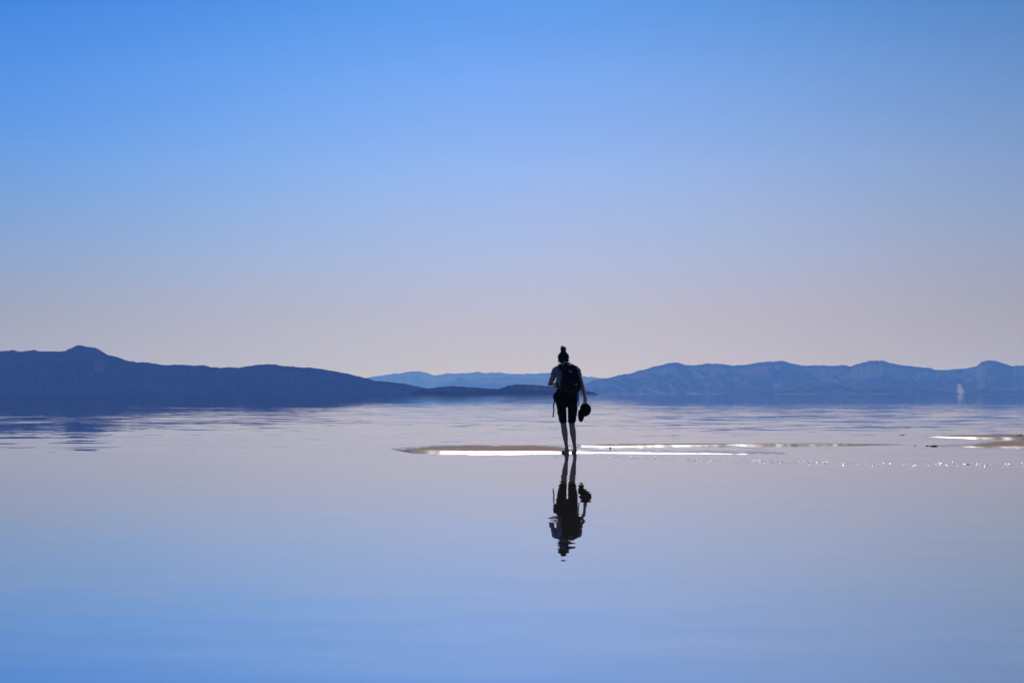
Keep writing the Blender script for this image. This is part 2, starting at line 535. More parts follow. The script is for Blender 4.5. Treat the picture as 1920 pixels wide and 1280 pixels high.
steep = mr(gz.outputs['Z'], 0.9915, 0.975, 0.0, 1.0)          # lapped banks: wet, grainy
rg = N(t, 'ShaderNodeMix')
t.links.new(dry, rg.inputs[0])
rg.inputs[2].default_value = 0.11
rg.inputs[3].default_value = 0.92
rg2 = N(t, 'ShaderNodeMix')
t.links.new(steep, rg2.inputs[0])
t.links.new(rg.outputs[0], rg2.inputs[2])
t.links.new(mr(noise_node(t, mapping(t, c_.outputs['Object'], (1.2, 2.0, 1)), 2.6, 5, 0.65).outputs[0], 0.30, 0.70, 0.36, 0.46), rg2.inputs[3])
t.links.new(rg2.outputs[0], b.inputs['Roughness'])
spv = math_node(t, 'ADD', math_node(t, 'MULTIPLY', math_node(t, 'SUBTRACT', 1.0, math_node(t, 'MULTIPLY', dry, math_node(t, 'SUBTRACT', 1.0, steep))), 0.20), 0.05)
t.links.new(spv, b.inputs['Specular IOR Level'])
b.inputs['Specular Tint'].default_value = (1.0, 0.91, 0.85, 1)
n2 = noise_node(t, c_.outputs['Object'], 60, 6, 0.65)
bp_ = N(t, 'ShaderNodeBump')
bp_.inputs['Strength'].default_value = 0.5
bp_.inputs['Distance'].default_value = 0.006
t.links.new(n2.outputs[0], bp_.inputs['Height'])
t.links.new(bp_.outputs[0], b.inputs['Normal'])

def gd(y):
    return ground(960, y).y

def sandbar(name, x0, x1, front, back, crest, label, nx, nd, bank=0.15, seed=0, hollow=None):
    """front / back: pixel rows of the waterlines along pixel columns; crest: height in m along columns."""
    cols = np.linspace(x0, x1, nx)
    fy = np.interp(cols, [p[0] for p in front], [p[1] for p in front])
    by = np.interp(cols, [p[0] for p in back], [p[1] for p in back])
    hz = np.interp(cols, [p[0] for p in crest], [p[1] for p in crest])
    def soften(v, n=13):
        k = np.hanning(n + 2)[1:-1]
        return np.convolve(np.pad(v, n // 2, mode='edge'), k / k.sum(), mode='valid')
    fy, by, hz = soften(fy), soften(by), soften(hz)
    P = np.zeros((nd, nx, 3))
    for j, c in enumerate(cols):
        d0, d1 = gd(fy[j]), gd(by[j])
        d0 += 0.10 * fract((c * 0.013, seed, 0.0), 2) + 0.04 * fract((c * 0.035, seed, 2.0), 2)
        d1 += 0.18 * fract((c * 0.011, seed, 5.0), 3)
        if d1 < d0 + 0.05: d1 = d0 + 0.05
        span = d1 - d0
        for i in range(nd):
            u = i / (nd - 1)
            d = (d0 - 0.35) + (span + 0.9) * (u ** 1.6)
            xx = (c - W / 2) / F * (0.5 * (d0 + d1))
            s = d - d0
            hc = hz[j]
            bw = max(0.03, hc / 0.27) * (0.9 + 0.3 * abs(fract((c * 0.02, seed, 9.0), 1)))      # banks stand at about fifteen degrees
            if s < 0: z = -0.10 * min(1, -s * 0.6) - 0.002
            elif s < bw: z = hc * (0.97 * s / bw + 0.03 * math.sin(math.pi * s / bw))
            else:
                k = min(1.0, (s - bw) / max(span - bw, 0.05))
                z = hc * (1 + 0.10 * math.sin(k * 5 + c * 0.01)) * (1 - k ** 2.2)
                if hollow: z += hollow(c, k) * hc
                if s > span: z = -0.12 * (s - span) - 0.002
            if s > bw: z += 0.004 * fract((xx * 1.1, d * 3.0, seed)) * min(1, (s - bw) / 0.12) * min(1, hc / 0.02)
            P[i, j] = (xx, d, z)
    o = link(name, grid_mesh(P[:, :, :]), m_sand)
    tag(o, label, kind='structure')
    return o, P

def trough(c, k):                                   # right of the person a wet trough runs between two low ridges
    g = min(1, max(0, (c - 1060) / 90))
    return g * (-1.15 * math.exp(-((k - 0.45) / 0.24) ** 2) + 0.95 * math.exp(-((k - 0.93) / 0.10) ** 2))

FRONT_A = [(736, 841), (752, 844), (775, 846.6), (810, 848.4), (850, 849.2), (900, 849.6), (960, 849.6), (1030, 848.6), (1100, 848.6), (1200, 849.4), (1300, 850.8), (1400, 851), (1450, 850.6), (1470, 850)]
BACK_A = [(736, 839.5), (760, 837), (790, 835), (830, 833.2), (900, 832.8), (1000, 833), (1100, 833), (1200, 833), (1300, 833), (1400, 834), (1450, 842), (1470, 848)]
CREST_A = [(736, 0.002), (760, 0.014), (790, 0.028), (830, 0.036), (900, 0.038), (1000, 0.034), (1060, 0.022), (1100, 0.016), (1250, 0.012), (1400, 0.010), (1440, 0.006), (1470, 0.0)]
sandbar('sandbar', 736, 1470, FRONT_A, BACK_A, CREST_A, 'long pale sandbar under the standing person', 300, 90, 0.15, 1, trough)
sandbar('sandbar', 1085, 1690, [(1085, 838), (1150, 837.5), (1300, 836.5), (1500, 835), (1640, 834), (1690, 833)], [(1085, 832), (1200, 831.5), (1500, 831), (1640, 831.5), (1690, 832.5)],
        [(1085, 0.016), (1200, 0.026), (1400, 0.030), (1560, 0.027), (1640, 0.016), (1690, 0.0)], 'thin straight strip of sand running right behind the main sandbar', 300, 110, 0.13, 2)
sandbar('sandbar', 1728, 2300, [(1728, 818), (1760, 820), (1800, 822), (1860, 823.5), (1920, 823.8), (2300, 824)], [(1728, 817.5), (1780, 816), (1850, 815), (1920, 814.5), (2300, 812)],
        [(1728, 0.0), (1760, 0.018), (1800, 0.035), (1860, 0.045), (1920, 0.055), (2150, 0.05), (2270, 0.02), (2300, 0.0)], 'farther of the two sandbars at the right edge', 180, 60, 0.20, 3)
sandbar('sandbar', 1745, 2300, [(1745, 836.5), (1780, 837.5), (1840, 839), (1880, 841), (1920, 842.5), (2300, 850)], [(1745, 835), (1780, 833), (1840, 831.5), (1880, 829.5), (1920, 826.5), (2300, 822)],
        [(1745, 0.0), (1780, 0.014), (1840, 0.026), (1920, 0.06), (2150, 0.07), (2270, 0.03), (2300, 0.0)], 'nearer of the two sandbars at the right edge', 200, 80, 0.17, 4)

# ------------------------------------------------------------------ stones, foam and glints
m_rock, t, b, out = material('dark_rock')
c_ = N(t, 'ShaderNodeTexCoord')
n1 = noise_node(t, c_.outputs['Object'], 30, 6, 0.6)
r1 = ramp(t, n1.outputs[0], [(0.3, (0.018, 0.016, 0.015)), (0.7, (0.06, 0.052, 0.046))])
t.links.new(r1.outputs[0], b.inputs['Base Color'])
b.inputs['Roughness'].default_value = 0.55

def stone(px, py, w, h, z, label, seed, flat=0.7):
    g = ground(px, py)
    bm = lumpy_ball((0, 0, 0), (w / 2, w / 2 * flat, h * 0.62), 2, 0.55, 1.3, seed)
    o = bm_obj('stone', bm, m_rock)
    o.location = (g.x, g.y, z + h * 0.3)
    o.rotation_euler = (0, 0, seed)
    return tag(o, label, 'stone', 'stones on the sandbars')

stone(1144, 842, 0.045, 0.035, 0.012, 'small dark pebble on the sandbar right of the person\'s feet', 1.3)
stone(1911, 821, 0.14, 0.05, 0.035, 'dark stone on the farther sandbar at the right edge', 2.1)
stone(1750, 836.5, 0.17, 0.022, 0.0, 'largest flat dark stone at the left tip of the right sandbar', 3.4, 0.5)
stone(1738, 836, 0.09, 0.018, 0.0, 'middle flat dark stone at the left tip of the right sandbar', 4.2, 0.5)
stone(1716, 835.5, 0.05, 0.012, 0.0, 'leftmost tiny dark stone before the right sandbar tip', 5.2, 0.5)
stone(1690, 815.5, 0.14, 0.014, 0.0, 'thin dark stone awash left of the farther right sandbar', 6.2, 0.5)

m_foam_glint, t, b, out = material('foam_glint')
c_ = N(t, 'ShaderNodeTexCoord')
n1 = noise_node(t, c_.outputs['Object'], 25, 4, 0.6)
r1 = ramp(t, n1.outputs[0], [(0.3, (0.74, 0.74, 0.74)), (0.7, (0.86, 0.86, 0.85))])
t.links.new(r1.outputs[0], b.inputs['Base Color'])
b.inputs['Roughness'].default_value = 0.3
b.inputs['Specular IOR Level'].default_value = 1.0

def foam_row(px):
    return float(np.interp(px, [860, 1000, 1100, 1180, 1300, 1450, 1600, 1750, 1920], [854, 854.5, 855.5, 858, 861.5, 865.5, 868, 869.5, 872]))

big = [(1812, 870, 0.085, 0.030, 'largest white foam clump floating at the right, below the sandbars'),
       (1850, 871.5, 0.045, 0.022, 'small foam clump just right of the largest one'),
       (1646, 869, 0.035, 0.022, 'foam clump in the middle of the floating foam line'),
       (1911, 872, 0.03, 0.022, 'foam clump nearest the right edge of the picture'),
       (1885, 870, 0.035, 0.022, 'foam clump between the largest one and the right edge'),
       (1756, 870, 0.03, 0.02, 'foam clump just left of the largest one')]
for k, (px, py, w, h, lab) in enumerate(big):
    g = ground(px, py)
    bm = bmesh.new()
    for q in range(4):
        r0 = w * random.uniform(.26, .40)
        join_bm(bm, lumpy_ball((random.uniform(-.30, .30) * w, random.uniform(-.25, .25) * w, -r0 * 0.12), (r0, r0, r0 * random.uniform(.40, .55)), 3, 0.10, 1.6, k + q * 2.2))
    o = bm_obj('foam_clump', bm, m_foam_glint)
    o.location = g
    tag(o, lab, 'foam', 'foam clumps afloat')
fv, ff = [], []
for k in range(1100):                                  # white froth domes, shaped to stand in for sun glints on the ripples
    px = random.choice([random.uniform(1085, 1935), random.uniform(1120, 1560), random.uniform(1120, 1560), random.uniform(960, 1120)])
    if fract((px * 0.035, 1.1, 0), 3) < -0.12 and random.random() < 0.8: continue
    py = foam_row(px) + random.gauss(0, 1.8 if px < 1500 else 2.2)
    g = ground(px, py)
    s = random.choice([0.005, 0.006, 0.007, 0.008, 0.010, 0.012, 0.014]) * (1.0 if px > 1120 else 0.7)
    st, hk = random.uniform(0.7, 1.5), random.uniform(0.32, 0.5)
    i0 = len(fv)
    fv.append((g.x, g.y, s * hk))
    for rr in (0.5, 1.0):
        for q in range(8):
            a = q * math.pi / 4 + rr
            fv.append((g.x + math.cos(a) * s * st * rr, g.y + math.sin(a) * s * rr, s * hk * (1 - rr * rr) - (0.002 if rr == 1 else 0)))
    for q in range(8):
        ff.append((i0, i0 + 1 + q, i0 + 1 + (q + 1) % 8))
        ff.append((i0 + 1 + q, i0 + 9 + q, i0 + 9 + (q + 1) % 8, i0 + 1 + (q + 1) % 8))
o = link('foam', mesh_from(fv, ff), m_foam_glint)
tag(o, 'line of tiny white foam bubbles and sun glints drifting in front of the sandbar', kind='stuff')

# ------------------------------------------------------------------ person
def unit(v):
    v = Vector(v)
    return v / v.length

def loft(bm, pts, ref=(1, 0, 0), seg=20, power=2.0, round_caps=True):
    """Closed tube through pts = [(centre, rx, ry)], rx measured along ref; superellipse sections."""
    P_ = [Vector(p[0]) for p in pts]
    n = len(P_)
    rings = []
    def ring(c, tan, rx, ry):
        u = Vector(ref) - tan * Vector(ref).dot(tan)
        if u.length < 1e-4: u = Vector((0, 1, 0)) - tan * tan.y
        u.normalize()
        w = tan.cross(u)
        vs = []
        for k in range(seg):
            a = 2 * math.pi * k / seg
            ca, sa = math.cos(a), math.sin(a)
            e = 2.0 / power
            vs.append(bm.verts.new(c + u * (rx * math.copysign(abs(ca) ** e, ca)) + w * (ry * math.copysign(abs(sa) ** e, sa))))
        return vs
    tans = []
    for i in range(n):
        a = P_[max(i - 1, 0)]
        b_ = P_[min(i + 1, n - 1)]
        tans.append(unit(b_ - a))
    if round_caps:
        r0 = min(pts[0][1], pts[0][2])
        for a in (75, 50, 25):
            rings.append(ring(P_[0] - tans[0] * r0 * math.sin(R(a)), tans[0], pts[0][1] * math.cos(R(a)), pts[0][2] * math.cos(R(a))))
    for i in range(n):
        rings.append(ring(P_[i], tans[i], pts[i][1], pts[i][2]))
    if round_caps:
        r1 = min(pts[-1][1], pts[-1][2])
        for a in (25, 50, 75):
            rings.append(ring(P_[-1] + tans[-1] * r1 * math.sin(R(a)), tans[-1], pts[-1][1] * math.cos(R(a)), pts[-1][2] * math.cos(R(a))))
    for i in range(len(rings) - 1):
        for k in range(seg):
            bm.faces.new((rings[i][k], rings[i][(k + 1) % seg], rings[i + 1][(k + 1) % seg], rings[i + 1][k]))
    bm.faces.new(list(reversed(rings[0])))
    bm.faces.new(rings[-1])

def tube(bm, pts, seg=14):
    loft(bm, [(p, r, r) for p, r in pts], seg=seg)

def resample(pts, k):
    """Catmull-Rom through (centre, rx, ry) stations."""
    V = [np.array([*p[0], p[1], p[2]]) for p in pts]
    out_ = []
    for i in range(len(V) - 1):
        a, b_, c, d = V[max(i - 1, 0)], V[i], V[i + 1], V[min(i + 2, len(V) - 1)]
        for j in range(k):
            u = j / k
            out_.append(0.5 * (2 * b_ + (c - a) * u + (2 * a - 5 * b_ + 4 * c - d) * u * u + (3 * b_ - a - 3 * c + d) * u ** 3))
    out_.append(V[-1])
    return [((v[0], v[1], v[2]), max(v[3], 0.002), max(v[4], 0.002)) for v in out_]

def ribbon(bm, pts, width, thick, wdir):
    """Flat strap swept through pts, its width along wdir."""
    P_ = [Vector(p) for p in pts]
    rings = []
    for i, p in enumerate(P_):
        tan = unit(P_[min(i + 1, len(P_) - 1)] - P_[max(i - 1, 0)])
        w = Vector(wdir) - tan * Vector(wdir).dot(tan)
        w.normalize()
        n_ = tan.cross(w)
        rings.append([bm.verts.new(p + w * (width / 2 * a) + n_ * (thick / 2 * b_)) for a, b_ in ((-1, -1), (1, -1), (1, 1), (-1, 1))])
    for i in range(len(rings) - 1):
        for k in range(4):
            bm.faces.new((rings[i][k], rings[i][(k + 1) % 4], rings[i + 1][(k + 1) % 4], rings[i + 1][k]))
    bm.faces.new(list(reversed(rings[0])))
    bm.faces.new(rings[-1])

def smooth_pts(pts, k=6):
    return [p[0] for p in resample([(p, 0.01, 0.01) for p in pts], k)]

def rbox(bm, c, size, r=0.006, rot=None):
    b2 = bmesh.new()
    bmesh.ops.create_cube(b2, size=1.0)
    for v in b2.verts: v.co = Vector((v.co.x * size[0], v.co.y * size[1], v.co.z * size[2]))
    bmesh.ops.bevel(b2, geom=b2.edges[:], offset=r, segments=2, affect='EDGES', profile=0.6)
    M = Matrix.Translation(Vector(c)) @ (rot.to_4x4() if rot is not None else Matrix.Identity(4))
    bmesh.ops.transform(b2, matrix=M, verts=b2.verts)
    join_bm(bm, b2)

FEET = ground(1067, 849.0)
PERSON_Z = -0.007
person = empty('person', (FEET.x, FEET.y, PERSON_Z))
tag(person, 'barefoot person seen from behind in grey shirt, dark shorts and hair bun', 'person')

m_skin, t, b, out = material('skin')
c_ = N(t, 'ShaderNodeTexCoord')
n1 = noise_node(t, c_.outputs['Object'], 22, 5)
r1 = ramp(t, n1.outputs[0], [(0.3, (0.42, 0.23, 0.155)), (0.7, (0.50, 0.30, 0.21))])
t.links.new(r1.outputs[0], b.inputs['Base Color'])
b.inputs['Roughness'].default_value = 0.5
b.inputs['Subsurface Weight'].default_value = 0.12
b.inputs['Subsurface Radius'].default_value = (0.012, 0.005, 0.003)
b.inputs['Subsurface Scale'].default_value = 1.0
m_hair = cloth_mat('dark_hair', (0.012, 0.008, 0.006), (0.035, 0.022, 0.015), 60, 0.55, 0.5)
m_shirt = cloth_mat('grey_blue_shirt', (0.25, 0.235, 0.29), (0.31, 0.295, 0.35), 30, 0.9, 0.3)
m_shorts = cloth_mat('dark_shorts', (0.010, 0.010, 0.012), (0.022, 0.021, 0.024), 26, 0.9, 0.4)
m_pack = cloth_mat('black_pack_fabric', (0.008, 0.008, 0.011), (0.018, 0.018, 0.024), 34, 0.75, 0.4)
m_pouch = cloth_mat('navy_pouch_fabric', (0.010, 0.012, 0.028), (0.020, 0.024, 0.05), 34, 0.8, 0.4)
m_web = cloth_mat('black_webbing', (0.007, 0.007, 0.008), (0.016, 0.016, 0.018), 120, 0.7, 0.3)
m_cap = cloth_mat('black_cap_cloth', (0.006, 0.006, 0.007), (0.014, 0.014, 0.016), 60, 0.9, 0.3)
m_tabs = cloth_mat('pale_tab', (0.55, 0.53, 0.50), (0.70, 0.68, 0.64), 80, 0.4, 0.1)
m_logo = cloth_mat('violet_grey_print', (0.17, 0.17, 0.30), (0.22, 0.22, 0.36), 80, 0.6, 0.1)
m_buckle = cloth_mat('grey_plastic', (0.05, 0.05, 0.055), (0.08, 0.08, 0.085), 50, 0.35, 0.1)
m_eye = cloth_mat('eye', (0.65, 0.63, 0.60), (0.7, 0.68, 0.66), 50, 0.2, 0.0)
m_nail = cloth_mat('nail', (0.42, 0.27, 0.22), (0.48, 0.32, 0.27), 50, 0.3, 0.0)

def finger(bm, root, d, nrm, lens, r, curl):
    """Three phalanges bending from d towards nrm."""
    p = Vector(root)
    a = 0.0
    st = [(p.copy(), r * 1.05)]
    axis = unit(d).cross(unit(nrm))
    for L, c in zip(lens, curl):
        a += R(c)
        dd = unit(d) * math.cos(a) + unit(nrm) * math.sin(a)
        p = p + dd * L
        r *= 0.92
        st.append((p.copy(), r))
    tube(bm, st, 10)

def hand(bm, wrist, d, palm_n, thumb_side, curl, k=1.0):
    """Palm with four unequal fingers and a thumb leaving its side. palm_n: the way the fingers bend."""
    d, palm_n = unit(d), unit(palm_n)
    s = unit(d.cross(palm_n)) * (1 if d.cross(palm_n).dot(Vector(thumb_side)) > 0 else -1)
    w = Vector(wrist)
    loft(bm, [(w - d * 0.01, 0.024 * k, 0.019 * k), (w + d * 0.025 * k, 0.032 * k, 0.017 * k), (w + d * 0.06 * k, 0.039 * k, 0.015 * k), (w + d * 0.085 * k, 0.037 * k, 0.013 * k)], ref=s, seg=16)
    for i, (off, L) in enumerate(((0.028, 0.072), (0.0095, 0.080), (-0.0095, 0.075), (-0.028, 0.058))):
        root = w + d * (0.082 - 0.004 * abs(i - 1)) * k + s * off * k
        finger(bm, root, d + s * off * 1.5, palm_n, [L * 0.45 * k, L * 0.32 * k, L * 0.25 * k], 0.0088 * k, [curl[0] + 4 * i, curl[1], curl[2]])
    root = w + d * 0.025 * k + s * 0.026 * k
    finger(bm, root, unit(d * 0.75 + s * 0.65 + palm_n * 0.25), unit(palm_n * 0.8 - s * 0.4 + d * 0.3), [0.036 * k, 0.030 * k, 0.022 * k], 0.0105 * k, [8, 22, 20])

def foot(bm, ankle, d, side):
    """side: +1 when the big toe lies to the right of d."""
    d = unit(d)
    s = Vector((d.y, -d.x, 0)) * side
    a = Vector(ankle)
    g = Vector((a.x, a.y, 0))
    heel = g - d * 0.045
    loft(bm, resample([(heel + Vector((0, 0, 0.024)), 0.025, 0.024), (g + d * 0.01 + Vector((0, 0, 0.034)), 0.031, 0.034), (g + d * 0.06 + Vector((0, 0, 0.032)), 0.034, 0.030),
              (g + d * 0.11 + Vector((0, 0, 0.022)), 0.041, 0.020), (g + d * 0.145 + Vector((0, 0, 0.015)), 0.043, 0.014)], 3), ref=s, seg=18)
    loft(bm, [(a + Vector((0, 0, 0.03)), 0.028, 0.033), (a + d * 0.012 + Vector((0, 0, -0.015)), 0.031, 0.042), (a + d * 0.03 + Vector((0, 0, -0.04)), 0.030, 0.045)], ref=s, seg=16)
    loft(bm, [(heel + d * 0.006 + Vector((0, 0, 0.028)), 0.026, 0.028), (a - d * 0.022 + Vector((0, 0, -0.010)), 0.023, 0.024), (a - d * 0.012 + Vector((0, 0, 0.040)), 0.023, 0.024)], ref=s, seg=16)
    for i, (off, L, r) in enumerate(((0.030, 0.044, 0.0125), (0.011, 0.040, 0.0088), (-0.004, 0.035, 0.0082), (-0.019, 0.030, 0.0076), (-0.033, 0.024, 0.0072))):
        p0 = g + d * (0.148 - 0.006 * i) + s * off + Vector((0, 0, 0.013))
        tube(bm, [(p0, r), (p0 + d * L * 0.55 + Vector((0, 0, 0.003)), r * 0.95), (p0 + d * L + Vector((0, 0, -0.003)), r * 0.85)], 10)

HEAD = Vector((-0.084, 0.165, 1.553))
L_SH, L_EL, L_WR = Vector((-0.205, 0.085, 1.345)), Vector((-0.302, 0.050, 1.135)), Vector((-0.258, 0.262, 1.128))
R_SH, R_EL, R_WR = Vector((0.128, 0.080, 1.345)), Vector((0.208, 0.050, 1.125)), Vector((0.258, 0.085, 0.925))
L_HIP, L_KN, L_AN = Vector((-0.122, 0.0, 0.86)), Vector((-0.088, 0.020, 0.475)), Vector((-0.038, -0.012, 0.075))
R_HIP, R_KN, R_AN = Vector((0.060, 0.0, 0.86)), Vector((0.046, 0.020, 0.475)), Vector((0.094, -0.004, 0.075))

bm = bmesh.new()
# trunk and neck
loft(bm, resample([((-0.03, 0.0, 0.855), 0.120, 0.060), ((-0.03, -0.005, 0.91), 0.160, 0.110), ((-0.035, 0.015, 1.05), 0.125, 0.088), ((-0.040, 0.045, 1.20), 0.142, 0.100),
          ((-0.042, 0.070, 1.31), 0.152, 0.098), ((-0.046, 0.088, 1.375), 0.130, 0.075), ((-0.056, 0.105, 1.425), 0.070, 0.058), ((-0.066, 0.125, 1.46), 0.050, 0.052), ((-0.076, 0.150, 1.50), 0.048, 0.052)], 4), seg=28)
# head: skull, jaw, nose, brow, lips, ears
loft(bm, resample([(HEAD + Vector((0, 0.035, -0.105)), 0.032, 0.030), (HEAD + Vector((0, 0.030, -0.075)), 0.055, 0.062), (HEAD + Vector((0, 0.012, -0.030)), 0.068, 0.082),
          (HEAD + Vector((0, 0.0, 0.02)), 0.074, 0.092), (HEAD + Vector((0, -0.004, 0.055)), 0.066, 0.080), (HEAD + Vector((0, -0.006, 0.080)), 0.042, 0.052)], 4), seg=26)
tube(bm, [(HEAD + Vector((0, 0.090, 0.012)), 0.009), (HEAD + Vector((0, 0.104, -0.014)), 0.011), (HEAD + Vector((0, 0.108, -0.030)), 0.013)])
tube(bm, [(HEAD + Vector((-0.045, 0.072, 0.022)), 0.010), (HEAD + Vector((0, 0.088, 0.026)), 0.011), (HEAD + Vector((0.045, 0.072, 0.022)), 0.010)])
tube(bm, [(HEAD + Vector((-0.020, 0.086, -0.056)), 0.006), (HEAD + Vector((0, 0.094, -0.055)), 0.008), (HEAD + Vector((0.020, 0.086, -0.056)), 0.006)])
for sg in (-1, 1):
    tube(bm, [(HEAD + Vector((sg * 0.074, -0.008, 0.018)), 0.010), (HEAD + Vector((sg * 0.081, -0.014, 0.0)), 0.012), (HEAD + Vector((sg * 0.076, -0.006, -0.028)), 0.008)])
# arms
loft(bm, resample([(L_SH + Vector((0.05, 0.0, 0.015)), 0.055, 0.055), (L_SH, 0.054, 0.056), ((L_SH + L_EL) / 2, 0.045, 0.046), (L_EL, 0.037, 0.038), (L_EL + (L_WR - L_EL) * 0.28, 0.038, 0.036), (L_EL + (L_WR - L_EL) * 0.7, 0.030, 0.027), (L_WR, 0.024, 0.020)], 4), ref=(0, 0, 1))
loft(bm, resample([(R_SH + Vector((-0.05, 0.0, 0.015)), 0.055, 0.055), (R_SH, 0.053, 0.055), ((R_SH + R_EL) / 2, 0.043, 0.045), (R_EL, 0.034, 0.036), (R_EL + (R_WR - R_EL) * 0.28, 0.034, 0.036), (R_EL + (R_WR - R_EL) * 0.7, 0.027, 0.029), (R_WR, 0.021, 0.024)], 4), ref=(1, 0, 0))
hand(bm, L_WR, (0.30, 0.75, -0.10), (0.75, -0.30, -0.45), (0.2, 0.1, 1), (48, 62, 45), 0.98)
hand(bm, R_WR, (0.16, 0.06, -0.98), (-0.55, 0.75, -0.1), (-0.4, 0.9, 0), (34, 70, 60), 0.96)
# legs
for hip, kn, an, d, sd in ((L_HIP, L_KN, L_AN, Vector((-0.38, 0.92, 0)), 1), (R_HIP, R_KN, R_AN, Vector((-0.10, 0.99, 0)), -1)):
    sh = an - kn
    loft(bm, resample([(hip, 0.070, 0.090), (hip + (kn - hip) * 0.5, 0.058, 0.072), (kn + Vector((0, 0, 0.05)), 0.049, 0.056), (kn, 0.048, 0.054), (kn + sh * 0.14 + Vector((0, -0.010, 0)), 0.047, 0.052),
              (kn + sh * 0.32 + Vector((0, -0.018, 0)), 0.050, 0.055), (kn + sh * 0.55 + Vector((0, -0.012, 0)), 0.041, 0.046), (kn + sh * 0.80, 0.030, 0.034), (an, 0.027, 0.032)], 4), seg=22)
    foot(bm, an, d, sd)
body = link('body', remeshed(bm, 0.0046, 5, 'body'), m_skin, person)
tag(body, 'bare arms, legs and feet')
for sg in (-1, 1):
    e = bm_obj('eye', lumpy_ball((0, 0, 0), (0.011, 0.011, 0.010), 2, 0.0), m_eye, person)
    e.location = HEAD + Vector((sg * 0.030, 0.078, 0.004))

# hair: combed up into a top knot, with loose wisps
bm = bmesh.new()
loft(bm, resample([(HEAD + Vector((0, -0.050, -0.075)), 0.045, 0.030), (HEAD + Vector((0, -0.032, -0.045)), 0.078, 0.066), (HEAD + Vector((0, -0.018, 0.0)), 0.089, 0.090),
          (HEAD + Vector((0, -0.012, 0.035)), 0.087, 0.088), (HEAD + Vector((0, -0.012, 0.070)), 0.066, 0.070), (HEAD + Vector((0, -0.014, 0.094)), 0.042, 0.046)], 5), seg=30)
loft(bm, resample([(HEAD + Vector((0.004, -0.020, 0.082)), 0.048, 0.048), (HEAD + Vector((0.0, -0.022, 0.106)), 0.034, 0.036), (HEAD + Vector((-0.004, -0.024, 0.132)), 0.044, 0.043), (HEAD + Vector((-0.008, -0.024, 0.158)), 0.043, 0.042), (HEAD + Vector((-0.008, -0.022, 0.176)), 0.022, 0.022)], 4), seg=22)
me = remeshed(bm, 0.006, 3, 'hair')
displace(me, lambda x, y, z: 0.010 * fract((x * 38, y * 38, z * 16)) + 0.004 * fract((x * 120, y * 120, z * 60)))
hair = link('hair', me, m_hair, person)
bm = bmesh.new()
for k in range(150):
    a = random.uniform(0, 2 * math.pi)
    zz = random.choice([random.uniform(-0.08, 0.09), random.uniform(0.10, 0.185)])
    rr = 0.086 if zz < 0.05 else (0.070 if zz < 0.10 else 0.036)
    p0 = HEAD + Vector((math.cos(a) * rr * 0.93, -0.016 + math.sin(a) * rr * 0.93, zz))
    dr = Vector((math.cos(a), math.sin(a), random.uniform(-0.9, 1.2)))
    L = random.uniform(0.012, 0.034)
    p1 = p0 + unit(dr) * L * 0.6
    p2 = p1 + unit(dr + Vector((random.gauss(0, .5), random.gauss(0, .5), random.gauss(0, .6)))) * L * 0.6
    tube(bm, [(p0, 0.0016), (p1, 0.0013), (p2, 0.0007)], 4)
for k in range(26):                                          # longer strands hanging at the nape and temples
    sg = random.choice([-1, 1])
    p0 = HEAD + Vector((sg * random.uniform(0.055, 0.086), random.uniform(-0.07, 0.03), random.uniform(-0.06, 0.0)))
    p1 = p0 + Vector((sg * random.uniform(0.002, 0.012), 0, -0.03))
    p2 = p1 + Vector((sg * random.uniform(-0.006, 0.012), 0, -random.uniform(0.015, 0.05)))
    tube(bm, [(p0, 0.0018), (p1, 0.0015), (p2, 0.0008)], 4)
tag(bm_obj('loose_strands', bm, m_hair, hair), kind='stuff')

# shirt
bm = bmesh.new()
loft(bm, resample([((-0.034, 0.004, 0.955), 0.160, 0.114), ((-0.036, 0.014, 1.04), 0.146, 0.108), ((-0.040, 0.042, 1.18), 0.150, 0.112), ((-0.042, 0.070, 1.31), 0.163, 0.110), ((-0.046, 0.088, 1.378), 0.140, 0.086), ((-0.054, 0.104, 1.425), 0.075, 0.066)], 4), seg=30, power=2.2)
for sh, el, sg in ((L_SH, L_EL, -1), (R_SH, R_EL, 1)):
    ax = el - sh
    loft(bm, resample([(sh - ax * 0.12 + Vector((-sg * 0.05, 0, 0.010)), 0.058, 0.060), (sh, 0.063, 0.066), (sh + ax * 0.25, 0.059, 0.064), (sh + ax * 0.44, 0.057, 0.066)], 4), ref=(1, 0, 0), round_caps=False)
me = remeshed(bm, 0.006, 3, 'shirt')
displace(me, lambda x, y, z: 0.007 * fract((x * 16, y * 16, z * 11)) + 0.003 * fract((x * 50, y * 50, z * 30)))
link('shirt', me, m_shirt, person)
